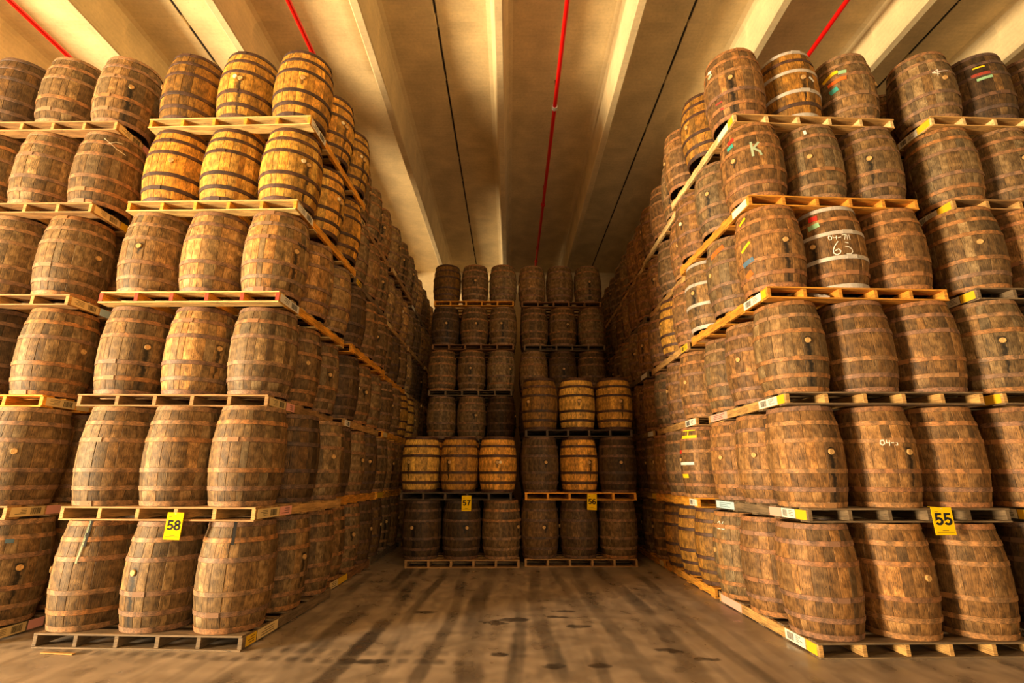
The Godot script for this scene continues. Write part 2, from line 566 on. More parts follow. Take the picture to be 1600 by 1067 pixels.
# at: centre of the base; bung: which way the bung faces, degrees from the front (+z) towards +x, or NAN
func barrel(id: String, label: String, group: String, at: Vector3, kind: String, bung: float, detail: int, white := false) -> Node3D:
	var turn := deg_to_rad(bung) if not is_nan(bung) else rng.randf() * TAU
	var K: Dictionary = kinds[kind]
	var quarter := roundi(turn / (PI / 2)) * (PI / 2)
	var root := thing("barrel", label, "barrel", at, 0.0 if detail == 2 else quarter, group)
	var rest := turn - root.rotation.y
	barrels[id] = root
	var bias := rng.randi_range(0, 3)
	if detail == 2:
		var a := 0.0
		for i in PATTERN.size():
			var w: float = TAU * PATTERN[i] / 100.0
			var c: int = rng.randi_range(0, 11) if i else [12, 15, 13, 15][rng.randi_range(0, 3)]
			if id in HEAVY and i == 0: c = 14
			var t := rng.randi_range(0, 3) if rng.randf() < 0.55 else bias
			part("stave", stave_mesh(PATTERN[i], c, rng.randi_range(-1, 1)), K.staves[t], root, Vector3.ZERO, a + rest)
			a += w / 2 + (TAU * PATTERN[(i + 1) % PATTERN.size()] / 200.0)
	else:
		var s := part("staves", staves_mesh(rng.randi_range(0, 3), roundi(rad_to_deg(rest) / 15.0)), K.staves[bias], root)
		s.set_meta("kind", "stuff")
	if detail >= 1:
		var hb := rng.randi_range(0, 3)
		for i in 6:
			var hm: Material = K.hoops[hb if rng.randf() < 0.6 else rng.randi_range(0, 3)]
			var o: MeshInstance3D
			if white and i in [0, 2, 3, 5]:
				hm = M.white_hoop
			o = part("hoop", hoop_mesh(i, rng.randi_range(0, 3)), hm, root)
			if white and i in [0, 2, 3, 5]:
				o.set_meta("label", "white painted hoop")
	else:
		var hs := part("hoops", hoops_mesh(), K.hoops[rng.randi_range(0, 3)], root)
		hs.set_meta("kind", "stuff")
	part("head", head_mesh(), K.staves[3], root)
	if not is_nan(bung) or detail >= 1:
		var y := 0.485
		var bm: Material = M.bung if rng.randf() < 0.75 else M.bung_white
		if not is_nan(bung): bm = M.bung
		part("bung", disc_mesh(0.027, 0.010), bm, root, Vector3(sin(rest) * (rad(y) + 0.002), y, cos(rest) * (rad(y) + 0.002)), rest)
	root.set_meta("faces", rest)
	return root

func second_bung(id: String, daz: float, dy := 0.0) -> void:
	var y := 0.485 + dy
	var a := deg_to_rad(daz)
	a += barrels[id].get_meta("faces")
	part("bung", disc_mesh(0.024, 0.012), M.bung_white, barrels[id], Vector3(sin(a) * rad(y), y, cos(a) * rad(y)), a)

# a stroke of paint or chalk that follows the staves: points are [degrees from the front, height]
func stroke(id: String, called: String, pts: Array, width: float, m: Material, label := "") -> void:
	var root: Node3D = barrels[id]
	var b := MB.new()
	var P := []
	for i in pts.size():
		if i:
			var d := Vector2((pts[i][0] - pts[i - 1][0]) * 0.0057, pts[i][1] - pts[i - 1][1]).length()
			var k := maxi(1, int(d / 0.02))
			for j in range(1, k + 1):
				P.append([lerpf(pts[i - 1][0], pts[i][0], float(j) / k), lerpf(pts[i - 1][1], pts[i][1], float(j) / k)])
		else:
			P.append(pts[0])
	var at := func(az: float, y: float, off: float) -> Vector3:
		var a := deg_to_rad(az) - root.rotation.y
		return Vector3(sin(a), 0, cos(a)) * (rad(y) + off) + Vector3.UP * y
	for i in P.size() - 1:
		var d := Vector2((P[i + 1][0] - P[i][0]) * 0.0057, P[i + 1][1] - P[i][1]).normalized()
		var s := Vector2(-d.y, d.x) * width / 2
		var e := d * width * 0.25
		var c := []
		for q in [[0, 1], [0, -1], [1, -1], [1, 1]]:
			var p: Array = P[i + q[0]]
			var f := -1.0 if q[0] == 0 else 1.0
			c.append([p[0] + (s.x * q[1] + e.x * f) / 0.0057, p[1] + s.y * q[1] + e.y * f])
		var v := []
		for q in c:
			var on := false
			for hp in HOOPS:
				if q[1] > hp[0] - 0.006 and q[1] < hp[1] + 0.006: on = true
			v.append(at.call(q[0], q[1], 0.0058 if on else 0.0036))
		var am := deg_to_rad(P[i][0]) - root.rotation.y
		var nn := slope_n(P[i][1], am)
		b.flat(v[0], v[1], v[2], v[3], nn)
	var o := part(called, b.done(), m, root)
	if label != "": o.set_meta("label", label)


# ------------------------------------------------------------------ pallets
# styles: [look, top and bottom boards, stringers, stringer ends or ""]
const STYLES := {
	"cream": ["cream new-wood", "cream", "orange", ""],
	"creamred": ["cream red-ended", "cream", "orange", "redend"],
	"gold": ["golden orange", "gold", "gold", ""],
	"goldtan": ["golden tan", "pine", "bright", ""],
	"tan": ["tan", "rawtan", "pine", ""],
	"pink": ["pinkish tan", "rawtan", "rawtan", ""],
	"grey": ["weathered grey", "grey", "grey", ""],
	"greyorange": ["grey-boarded orange-runnered", "grey", "pine", ""],
	"dark": ["dark grey", "darkgrey", "darkgrey", ""],
	"orange": ["bright orange", "orange", "orange", ""],
	"brown": ["brown", "brown", "brown", ""],
}

# at: middle of the front edge on the ground; side: 1 when its right side shows a paper label, -1 its left, 0 none
func pallet(label: String, group: String, at: Vector3, turn: float, style: String, side := 0, papers := [], near := true) -> Node3D:
	var S: Array = STYLES[style]
	var root := thing("pallet", label, "pallet", at, turn, group)
	var v := rng.randi_range(0, 3)
	var bm: Material = M["w_" + S[1]]
	var sm: Material = M["w_" + S[2]]
	for i in 6:
		var x := -PW / 2 + 0.019 + i * (PW - 0.038) / 5
		var o := part("stringer", plank(Vector3(0.038, 0.089, PD - 0.012), 0.003, (v + i) % 4), sm, root, Vector3(x, PT / 2, -PD / 2))
		if S[3] != "":
			part("painted_end", plank(Vector3(0.0375, 0.088, 0.006), 0.001), M["w_" + S[3]], root, Vector3(x, PT / 2, -0.004)).set_meta("label", "red painted runner end")
	var n := 8
	for i in n:
		var w := 0.135 if i in [0, n - 1] else 0.105
		var z := -w / 2 if i == 0 else (-PD + w / 2 if i == n - 1 else -0.0675 - i * (PD - 0.135) / (n - 1))
		var o := part("deck_board", plank(Vector3(PW + rng.randf_range(-0.012, 0.006), 0.0155, w), 0.002, (v + i) % 4), bm, root, Vector3(rng.randf_range(-0.004, 0.004), PT - 0.0078, z))
		o.rotation.y = rng.randf_range(-0.004, 0.004)
	for i in 5:
		var w := 0.135 if i in [0, 4] else 0.10
		var z := -w / 2 if i == 0 else (-PD + w / 2 if i == 4 else -0.0675 - i * (PD - 0.135) / 4)
		part("bottom_board", plank(Vector3(PW + rng.randf_range(-0.012, 0.004), 0.0145, w), 0.002, (v + i + 1) % 4), bm, root, Vector3(rng.randf_range(-0.004, 0.004), 0.0073, z))
	# papers stapled to the runner: [distance from the front, length, material, printed]
	for p in papers:
		var lab := part("paper_label", plank(Vector3(0.003, 0.082, p[1]), 0.0005), M[p[2]], root, Vector3(side * (PW / 2 + 0.0016), PT / 2, -p[0] - p[1] / 2))
		if p.size() > 3 and near:
			var b := MB.new()
			var q := 0.0
			if p[3] == "bars":
				while q < p[1] * 0.30:
					var w2 := rng.randf_range(0.002, 0.006)
					b.box(Vector3(-0.0008, -0.028, -p[1] * 0.38 + q), Vector3(0.0008, 0.028, -p[1] * 0.38 + q + w2))
					q += w2 + rng.randf_range(0.003, 0.007)
				for k in 4:
					b.box(Vector3(-0.0008, 0.022 - k * 0.014, p[1] * 0.05), Vector3(0.0008, 0.026 - k * 0.014, p[1] * rng.randf_range(0.2, 0.4)))
			else:
				for k in 3:
					b.box(Vector3(-0.0008, 0.018 - k * 0.02, -p[1] * 0.3), Vector3(0.0008, 0.023 - k * 0.02, p[1] * rng.randf_range(0.05, 0.35)))
			part("print", b.done(), M.ink, lab, Vector3(side * 0.0018, 0, 0))
	return root


# ------------------------------------------------------------------ signs
func arc(c: Vector2, r: Vector2, from: float, to: float) -> PackedVector2Array:
	var out := PackedVector2Array()
	var n := maxi(6, int(absf(to - from) / 15.0))
	for i in n + 1:
		var a := deg_to_rad(lerpf(from, to, float(i) / n))
		out.append(c + Vector2(cos(a) * r.x, sin(a) * r.y))
	return out

# a heavy sans-serif figure, h tall, cut from sheet
func digit_mesh(ch: String, h: float) -> ArrayMesh:
	var lines := []
	match ch:
		"5":
			lines = [PackedVector2Array([Vector2(0.55, 0.91), Vector2(0.17, 0.91), Vector2(0.12, 0.48)]) + arc(Vector2(0.30, 0.33), Vector2(0.23, 0.24), 125, -150)]
		"6":
			lines = [arc(Vector2(0.31, 0.31), Vector2(0.21, 0.22), 0, 360), PackedVector2Array([Vector2(0.52, 0.80)]) + arc(Vector2(0.33, 0.62), Vector2(0.22, 0.29), 60, 180) + PackedVector2Array([Vector2(0.10, 0.32)])]
		"7":
			lines = [PackedVector2Array([Vector2(0.06, 0.91), Vector2(0.54, 0.91), Vector2(0.40, 0.62), Vector2(0.31, 0.32), Vector2(0.27, 0.0)])]
		"8":
			lines = [arc(Vector2(0.31, 0.72), Vector2(0.19, 0.19), 0, 360), arc(Vector2(0.31, 0.29), Vector2(0.22, 0.21), 0, 360)]
	var b := MB.new()
	for P in lines:
		var n: int = P.size()
		var closed: bool = P[0].distance_to(P[n - 1]) < 0.001
		var l := []
		var r := []
		for i in n:
			var p: Vector2 = P[i - 1] if i > 0 else (P[n - 2] if closed else P[0])
			var q: Vector2 = P[i + 1] if i < n - 1 else (P[1] if closed else P[n - 1])
			var d0: Vector2 = (P[i] - p).normalized() if p != P[i] else (q - P[i]).normalized()
			var d1: Vector2 = (q - P[i]).normalized() if q != P[i] else d0
			var m := (d0 + d1).normalized()
			var w := 0.095 / maxf(0.55, m.dot(d0))
			l.append((P[i] + Vector2(-m.y, m.x) * w) * h)
			r.append((P[i] - Vector2(-m.y, m.x) * w) * h)
		for i in n - 1:
			var z := Vector3(0, 0, 0.0012)
			var v := []
			for k in [l[i], l[i + 1], r[i + 1], r[i]]:
				v.append(Vector3(k.x * 1.2, k.y, 0))
			b.flat(v[0] + z, v[1] + z, v[2] + z, v[3] + z, Vector3.BACK)
			var o1: Vector3 = (v[0] - v[3]).normalized()
			b.flat(v[0], v[1], v[1] + z, v[0] + z, o1)
			b.flat(v[3], v[2], v[2] + z, v[3] + z, -o1)
	return b.done()

func sign_board(text: String, label: String, at: Vector3, size: Vector2, tilt: Vector3, back: float) -> void:
	var root := thing("number_sign", label, "sign", at)
	root.rotation = tilt
	part("panel", plank(Vector3(size.x, size.y, 0.004), 0.001), M.sign, root)
	var dh := size.x * 0.55
	for i in text.length():
		part("digit", digit_mesh(text[i], dh), M.ink, root, Vector3((i - text.length() / 2.0) * dh * 0.78 + dh * 0.02, -size.y * 0.15, 0.0022))
	for q in [[0.01, -0.335, 0.30, 0.02], [0.01, -0.392, 0.82, 0.015], [-0.28, 0.332, 0.16, 0.015]]:
		part("small_print", plank(Vector3(size.x * q[2], size.y * q[3], 0.0012), 0.0002), M.ink, root, Vector3(size.x * q[0], size.y * q[1], 0.0026))
	part("hanging_strap", plank(Vector3(0.014, 0.002, back), 0.0005), M.sign, root, Vector3(0, size.y * 0.49, -back / 2))
	part("staple", plank(Vector3(0.012, 0.003, 0.003), 0.0005), M.plastic, root, Vector3(0, size.y * 0.45, 0.003))


func _ready() -> void:
	# ---------------- camera
	var cam := Camera3D.new()
	cam.name = "camera"
	add_child(cam)
	cam.position = Vector3(0, 1.426, 0)
	cam.rotation = Vector3(deg_to_rad(15.15), deg_to_rad(-0.15), deg_to_rad(0.09))
	cam.fov = 69.35
	cam.near = 0.05
	cam.far = 200.0
	cam.current = true
	# ---------------- surroundings and exposure
	var env := Environment.new()
	env.background_mode = Environment.BG_COLOR
	env.background_color = Color(0.9, 0.8, 0.62)
	env.background_energy_multiplier = 0.4
	env.ambient_light_source = Environment.AMBIENT_SOURCE_BG
	env.tonemap_mode = Environment.TONE_MAPPER_LINEAR
	env.tonemap_exposure = 0.95
	env.sdfgi_enabled = true
	env.ssao_enabled = true
	env.ssil_enabled = true
	var we := WorldEnvironment.new()
	we.name = "surroundings"
	we.environment = env
	add_child(we)
	# ---------------- light: one unseen source far to the left, two fills added behind the camera
	unseen_light(Vector3(-14.0, 1.6, 2.0), Vector2(3.2, 2.6), PI / 2, Color(1.0, 0.88, 0.69), 890.0, 0.4)  # out of view, placed to light the stacks from low on the left
	unseen_light(Vector3(7.0, 2.6, 15.7), Vector2(9.0, 4.6), PI, Color(1.0, 0.88, 0.69), 125.0)  # fill light added to brighten the right-hand stack fronts
	unseen_light(Vector3(-7.0, 2.6, 15.7), Vector2(9.0, 4.6), PI, Color(1.0, 0.875, 0.68), 15.0)  # weak fill light added behind the camera on the left

	rng.seed = 20
	make_materials()
	room()
	stacks()
	signs()
	marks()
	sundries()


func unseen_light(at: Vector3, size: Vector2, turn: float, c: Color, energy: float, lift := 0.0) -> void:  # area light standing out of view
	var l := AreaLight3D.new()
	l.name = "unseen_light"
	add_child(l, true)
	l.position = at
	l.rotation = Vector3(lift, turn + PI, 0)
	l.area_size = size
	l.light_color = c
	l.light_energy = energy
	l.shadow_enabled = true
	l.area_range = 80.0
	l.area_attenuation = 2.0


# ------------------------------------------------------------------ the room
func room() -> void:
	var ct := concrete_tex(7)
	var cm := mat(Color(0.93, 0.86, 0.70), 0.85, ct)
	cm.uv1_triplanar = true
	cm.uv1_world_triplanar = true
	cm.uv1_scale = Vector3(0.35, 0.35, 0.35)
	var wallm := mat(Color(0.88, 0.80, 0.64), 0.9, ct)
	wallm.uv1_triplanar = true
	wallm.uv1_world_triplanar = true
	wallm.uv1_scale = Vector3(0.2, 0.2, 0.2)
	var unseen_wallm := mat(Color(0.50, 0.45, 0.37), 0.9, ct)  # dark tone for the unseen walls, chosen to cut bounced light
	unseen_wallm.uv1_triplanar = true
	unseen_wallm.uv1_world_triplanar = true
	unseen_wallm.uv1_scale = Vector3(0.2, 0.2, 0.2)
	# floor
	var fm := mat(Color.WHITE, 1.0, floor_tex(false))
	fm.roughness_texture = floor_tex(true)
	fm.roughness_texture_channel = BaseMaterial3D.TEXTURE_CHANNEL_RED
	var b := MB.new()
	var L := Vector3(-24.4, 0, -15.2)
	var H := Vector3(24.4, 0, 16.2)
	var uv := func(p: Vector3) -> Vector2: return Vector2((p.x + 7.0) / 14.0, (p.z + 13.0) / 14.0)
	var q := [Vector3(L.x, 0, L.z), Vector3(H.x, 0, L.z), Vector3(H.x, 0, H.z), Vector3(L.x, 0, H.z)]
	b.flat(q[0], q[1], q[2], q[3], Vector3.UP, uv.call(q[0]), uv.call(q[1]), uv.call(q[2]), uv.call(q[3]))
	b.box(Vector3(L.x, -0.3, L.z), Vector3(H.x, -0.002, H.z))
	struct("floor", b.done(), fm)
	# walls: the back one in view, the others unseen
	struct("wall_back", box_mesh(Vector3(-24.4, 0, -15.2), Vector3(24.4, 8.2, -14.9)), wallm)
	struct("wall_right_unseen", box_mesh(Vector3(24.0, 0, -14.9), Vector3(24.3, 8.2, 16.0)), unseen_wallm)
	b = MB.new()
	b.box(Vector3(-14.6, 0, -14.9), Vector3(-14.3, 8.2, 0.2))
	b.box(Vector3(-14.6, 0, 3.8), Vector3(-14.3, 8.2, 16.0))
	b.box(Vector3(-14.6, 3.2, 0.2), Vector3(-14.3, 8.2, 3.8))
	struct("wall_left_unseen", b.done(), unseen_wallm)  # out of view, opening added where the unseen left light stands
	b = MB.new()
	b.box(Vector3(-24.3, 0, 16), Vector3(-11.5, 8.2, 16.3))
	b.box(Vector3(-2.5, 0, 16), Vector3(2.5, 8.2, 16.3))
	b.box(Vector3(11.5, 0, 16), Vector3(24.3, 8.2, 16.3))
	b.box(Vector3(-11.5, 4.9, 16), Vector3(-2.5, 8.2, 16.3))
	b.box(Vector3(2.5, 4.9, 16), Vector3(11.5, 8.2, 16.3))
	struct("wall_front_unseen", b.done(), unseen_wallm)  # out of view, openings added for the two fill lights
	# ceiling: double tees, two stems each, a pipe under every one
	var ceil := Node3D.new()
	ceil.name = "ceiling"
	ceil.set_meta("kind", "structure")
	ceil.set_meta("category", "ceiling")
	add_child(ceil)
	b = MB.new()
	b.box(Vector3(-24.4, 7.96, -15.2), Vector3(24.4, 8.2, 16.3))
	part("topping_slab", b.done(), M.joint, ceil)
	var tee := tee_mesh()
	for k in range(-6, 7):
		var o := part("double_tee", tee, cm, ceil, Vector3(0.741 + 3.648 * k, 0, 0))
		if k >= -2 and k <= 1:
			var root := thing("sprinkler_pipe", pipe_label(k), "pipe", Vector3(0.741 + 3.648 * k - 0.01, 7.41, 0), 0.0)
			var far_end := -6.2 if k == -1 else -14.85
			part("pipe_run", tube_mesh(0.034, far_end, 5.0), M.pipe, root)
			for z in [-13.2, -10.1, -7.0, -3.9, -0.8, 2.3]:
				if z < far_end: continue
				part("coupling", tube_mesh(0.047, z - 0.035, z + 0.035), M.pipe if z != -7.0 else M.plastic, root)
				part("hanger", box_mesh(Vector3(-0.006, 0.03, z + 0.19), Vector3(0.006, 0.375, z + 0.202)), M.joint, root)
	# ragged sealant in the joints between the tees
	for k in range(-3, 3):
		var sb := MB.new()
		var z := -14.8
		while z < 2.0:
			var ln := rng.randf_range(0.3, 1.6)
			sb.box(Vector3(-0.011, 7.785, z), Vector3(0.011, 7.80 + rng.randf() * 0.02, z + ln))
			z += ln + rng.randf_range(0.02, 0.25)
		part("joint_sealant", sb.done(), M.joint, ceil, Vector3(2.565 + 3.648 * k, 0, 0))

func pipe_label(k: int) -> String:
	var w: String = {0: "over the middle of the open aisle, running to the back stacks", -1: "that ends behind the top barrels of stack 58", 1: "above the top barrels of stack 55", -2: "at the far upper left, above the stack beside 58"}.get(k, "")
	if w == "":
		w = "outside the left edge of the view, number %d from the aisle" % -k if k < 0 else "outside the right edge of the view, number %d from the aisle" % k
	return "red painted sprinkler pipe " + w

func tube_mesh(r: float, z0: float, z1: float) -> ArrayMesh:
	var b := MB.new()
	var n := 14
	for k in n:
		var a0 := TAU * k / n
		var a1 := TAU * (k + 1) / n
		var p0 := Vector3(cos(a0), sin(a0), 0)
		var p1 := Vector3(cos(a1), sin(a1), 0)
		b.quad(p0 * r + Vector3(0, 0, z0), p1 * r + Vector3(0, 0, z0), p1 * r + Vector3(0, 0, z1), p0 * r + Vector3(0, 0, z1), p0, p1, p1, p0)
		for e in [z0, z1]:
			var d := Vector3(0, 0, -1 if e == z0 else 1)
			b.tri(Vector3(0, 0, e), p0 * r + Vector3(0, 0, e), p1 * r + Vector3(0, 0, e), d, d, d)
	return b.done()

func tee_mesh() -> ArrayMesh:
	# outline of half a tee from the stem out, mirrored; extruded along z
	var hw := 1.824 - 0.010
	var sl := 7.785
	var out := []
	# points left to right along the underside
	out.append(Vector2(-hw, sl + 0.12))
	out.append(Vector2(-hw, sl + 0.012))
	out.append(Vector2(-hw + 0.012, sl))
	for s in [-0.912, 0.912]:
		out.append(Vector2(s - 0.19, sl))
		out.append(Vector2(s - 0.125, sl - 0.02))
		out.append(Vector2(s - 0.095, sl - 0.075))
		out.append(Vector2(s - 0.062, 7.215))
		out.append(Vector2(s - 0.047, 7.20))
		out.append(Vector2(s + 0.047, 7.20))
		out.append(Vector2(s + 0.062, 7.215))
		out.append(Vector2(s + 0.095, sl - 0.075))
		out.append(Vector2(s + 0.125, sl - 0.02))
		out.append(Vector2(s + 0.19, sl))
	out.append(Vector2(hw - 0.012, sl))
	out.append(Vector2(hw, sl + 0.012))
	out.append(Vector2(hw, sl + 0.12))
	var b := MB.new()
	var zz := [-15.0, 16.1]
	for i in out.size() - 1:
		var a: Vector2 = out[i]
		var c: Vector2 = out[i + 1]
		var d := c - a
		var nrm := Vector3(d.y, -d.x, 0).normalized()
		b.flat(Vector3(a.x, a.y, zz[0]), Vector3(c.x, c.y, zz[0]), Vector3(c.x, c.y, zz[1]), Vector3(a.x, a.y, zz[1]), nrm)
	b.flat(Vector3(-hw, sl + 0.12, zz[0]), Vector3(hw, sl + 0.12, zz[0]), Vector3(hw, sl + 0.12, zz[1]), Vector3(-hw, sl + 0.12, zz[1]), Vector3.UP)
	return b.done()


# ------------------------------------------------------------------ the stacks
func up(t: int) -> float:
	return t * TIER

func place_grid(pal: Node3D, c: int, r: int, apart := 0.66, dx := 0.0) -> Vector3:
	# barrel standing place on a pallet: c 0..2 left to right, r 0..2 front to back
	var p := Vector3((c - 1) * apart + dx + rng.randf_range(-0.004, 0.004), PT, -0.283 - r * 0.667 + rng.randf_range(-0.004, 0.004))
	return pal.transform * p

func stacks() -> void:
	var COLN := ["left", "middle", "right"]
	# ---- stack 58 and the aisle wall behind it; [x of the middle, distance of the front edge, turn] per tier
	var Lp := [[-3.157, 4.690, -0.045], [-3.150, 4.640, -0.07], [-3.268, 4.765, 0.013], [-3.232, 4.672, -0.021], [-3.175, 4.676, -0.031], [-3.130, 4.658, -0.038]]
	var Rp := [[3.406, 4.500, 0.022], [3.516, 4.573, 0.033], [3.463, 4.531, -0.005], [3.409, 4.534, 0.041], [3.372, 4.577, 0.046], [3.350, 4.613, 0.049]]
	# where the middles of the front barrels stand, left to right, per tier
	var LX := [[-3.845, -3.18, -2.515], [-3.825, -3.17, -2.515], [-3.91, -3.25, -2.595], [-3.85, -3.195, -2.54], [-3.805, -3.155, -2.50], [-3.79, -3.12, -2.465]]
	var RX := [[2.737, 3.395, 4.055], [2.815, 3.51, 4.165], [2.81, 3.47, 4.125], [2.73, 3.385, 4.045], [2.70, 3.36, 4.02], [2.628, 3.285, 3.965]]
	var Lstyle := ["grey", "tan", "pink", "creamred", "cream", "cream"]
	var Rstyle := ["greyorange", "grey", "greyorange", "gold", "gold", "goldtan"]
	var Lpap := [[[0.06, 0.16, "paper_yellow", "lines"], [0.24, 0.36, "paper_cream", "lines"]], [[0.04, 0.36, "paper_cream", "bars"], [0.42, 0.22, "paper_pink", "lines"]], [[0.04, 0.36, "paper_cream", "bars"], [0.42, 0.20, "paper_pink", "lines"]], [[0.03, 0.42, "paper", "bars"]], [[0.03, 0.38, "paper", "bars"]], [[0.03, 0.38, "paper", "bars"]]]
	var Rpap := [[[0.03, 0.14, "paper_yellow"], [0.19, 0.30, "paper", "bars"], [1.32, 0.5, "paper_pink"]], [[0.03, 0.16, "paper_yellow"], [0.2, 0.22, "paper", "bars"], [0.43, 0.2, "paper_pink"], [1.38, 0.46, "paper_blue", "lines"]], [[0.03, 0.12, "paper_yellow"], [0.16, 0.36, "paper", "bars"], [1.3, 0.5, "paper_pink", "lines"]], [[0.03, 0.08, "paper_yellow"], [0.12, 0.34, "paper", "bars"]], [[0.05, 0.3, "paper"]], [[0.03, 0.1, "paper_yellow"], [0.14, 0.24, "paper"]]]
	var Lfront := [["brown", "brown", "brown"], ["brown", "brown", "brown"], ["brown", "tan", "brown"], ["brown", "tan", "tan"], ["gold", "gold", "gold"], ["amber", "gold", "gold"]]
	var Rfront := [["red", "red", "red"], ["red", "red", "red"], ["brown", "red", "red"], ["red", "red", "red"], ["red", "brown", "brown"], ["red", "amber", "brown"]]
	# which way the bungs seen in the photograph face, degrees from the front; 999 = not seen
	var Lb := [[-55, -15, 999], [999, 999, 999], [50, 60, 999], [5, 70, 60], [20, 999, 55], [-50, 10, 20]]
	var Rb := [[999, 15, 999], [10, 15, 999], [0, 999, 999], [0, -58, 999], [-60, -30, -30], [-30, 0, 40]]
	for side in 2:
		var lab := "58" if side == 0 else "55"
		var stk := "near left stack 58" if side == 0 else "near right stack 55"
		var sd := "left" if side == 0 else "right"
		for t in 6:
			var P: Array = (Lp if side == 0 else Rp)[t]
			var st: String = (Lstyle if side == 0 else Rstyle)[t]
			var pal := pallet("%s wooden pallet, %s tier of the %s" % [STYLES[st][0], TIERN[t], stk], "pallets of stack " + lab, Vector3(P[0], up(t), -P[1]), P[2], st, 1 if side == 0 else -1, (Lpap if side == 0 else Rpap)[t])
			var X: Array = (LX if side == 0 else RX)[t]
			var dx: float = X[1] - P[0]
			for c in 3:
				var kd: String = (Lfront if side == 0 else Rfront)[t][c]
				var bz: float = (Lb if side == 0 else Rb)[t][c]
				var wh: bool = side == 1 and c == 1 and t in [3, 5]
				var look: String = "white-hooped" if wh else kinds[kd].look
				if bz == 999: bz = rng.randf_range(100, 230) * (1 if side == 0 else -1)
				barrel("%s%d%d0" % ["L" if side == 0 else "R", t, c], "%s barrel, %s one in front row, %s tier of %s" % [look, COLN[c], TIERN[t], stk], "front barrels of stack " + lab, Vector3(X[c], up(t) + PT, place_grid(pal, c, 0).z), kd, bz, 2, wh)
			# second row, seen through the gaps
			for c in ([0, 1] if side == 0 else [1, 2]):
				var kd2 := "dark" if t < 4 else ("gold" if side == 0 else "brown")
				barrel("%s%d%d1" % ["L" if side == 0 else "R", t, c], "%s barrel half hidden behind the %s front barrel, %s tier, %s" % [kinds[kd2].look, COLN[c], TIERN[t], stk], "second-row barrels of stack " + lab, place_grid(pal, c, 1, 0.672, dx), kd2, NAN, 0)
			var ac := 2 if side == 0 else 0
			for r in [1, 2]:
				aisle_barrel(side, t, r, place_grid(pal, ac, r, 0.672, dx))
			# pallets further along the aisle
			for row in [1, 2, 3, 4]:
				var pitch := 2.04 if side == 0 else 2.0
				var st2 := row_style(side, t, row)
				var shift := rng.randf_range(-0.05, 0.05) + ((-0.07 if t < 4 else 0.0) if side == 1 else 0.0)
				var bx := -3.19 if side == 0 else 3.40
				var z: float = (P[1] + row * pitch + rng.randf_range(0.0, 0.015))
				var pp := []
				if rng.randf() < 0.75:
					pp.append([0.03, rng.randf_range(0.2, 0.4), ["paper", "paper_cream", "paper_yellow"][rng.randi_range(0, 2)], "bars"])
				if side == 1 and t == 1 and row == 1: pp = [[0.04, 0.26, "paper", "bars"]]
				if side == 0 and t == 0 and row == 1: pp = [[0.1, 0.3, "paper_cream", "lines"], [0.42, 0.35, "paper_yellow"]]
				var pal2 := pallet("%s wooden pallet on %s tier, %s pallet back along the %s aisle wall" % [STYLES[st2][0], TIERN[t], ["second", "third", "fourth", "fifth"][row - 1], sd], "pallets along the %s aisle wall" % sd, Vector3(bx + shift, up(t), -z), rng.randf_range(-0.015, 0.015), st2, 1 if side == 0 else -1, pp, row == 1)
				for r in 3:
					aisle_barrel(side, t, row * 3 + r, place_grid(pal2, ac, r))
	# ---- stack at the far left beside 58, and the one at the far right beside 55
	var LLx := [[-5.45, 4.80, -0.02], [-5.47, 4.72, 0.0], [-5.48, 4.80, 0.01], [-5.43, 4.77, -0.01], [-5.39, 4.74, -0.02], [-5.34, 4.74, -0.02]]
	var RRx := [[5.53, 4.60, 0.02], [5.56, 4.58, 0.02], [5.45, 4.50, 0.0], [5.48, 4.53, 0.01], [5.55, 4.62, 0.02], [5.55, 4.63, 0.03]]
	var LLst := ["grey", "tan", "orange", "tan", "tan", "tan"]
	var RRst := ["grey", "grey", "greyorange", "grey", "tan", "goldtan"]
	var LLk := [["brown", "brown", "brown"], ["brown", "brown", "brown"], ["brown", "dark", "brown"], ["dark", "brown", "brown"], ["brown", "brown", "brown"], ["dark", "brown", "brown"]]
	var RRk := [["dark", "dark", "dark"], ["red", "brown", "brown"], ["brown", "brown", "brown"], ["brown", "red", "brown"], ["brown", "brown", "brown"], ["brown", "dark", "dark"]]
	var LLb := [[999, 999, 60], [999, 999, 30], [999, 999, 80], [999, 999, 75], [999, 999, 999], [999, -60, 40]]
	var RRb := [[999, 999, 999], [999, 999, 999], [-25, 999, 999], [-20, 999, 999], [999, -5, 999], [0, 999, 999]]
	for side in 2:
		var nm := "far-left stack beside 58" if side == 0 else "far-right stack beside 55"
		for t in 6:
			var P: Array = (LLx if side == 0 else RRx)[t]
			var st: String = (LLst if side == 0 else RRst)[t]
			var pap := [[0.04, 0.34, "paper_cream" if side == 0 else "paper", "bars"], [0.4, 0.16, ["paper_pink", "paper_pink", "paper_cream", "paper_blue", "paper_yellow", "paper_pink"][t]]] if side == 0 else [[0.03, 0.16, "paper_yellow"], [0.2, 0.26, "paper", "bars"]]
			var pal := pallet("%s wooden pallet, %s tier of the %s" % [STYLES[st][0], TIERN[t], nm], "pallets of the " + nm, Vector3(P[0], up(t), -P[1]), P[2], st, 1 if side == 0 else -1, pap)
			var dx: float = [0.02, 0.02, 0.03, -0.04, 0.09, 0.07][t] if side == 0 else 0.0
			for c in 3:
				if side == 1 and c == 2 and t < 4: continue
				if side == 0 and c == 0 and t < 2: continue
				var kd: String = (LLk if side == 0 else RRk)[t][c]
				var bz: float = (LLb if side == 0 else RRb)[t][c]
				if bz == 999: bz = rng.randf_range(110, 220)
				barrel("%s%d%d0" % ["A" if side == 0 else "B", t, c], "%s barrel, %s one in front row, %s tier of %s" % [kinds[kd].look, COLN[c], TIERN[t], nm], "front barrels of the " + nm, place_grid(pal, c, 0, 0.66, dx), kd, bz, 2)
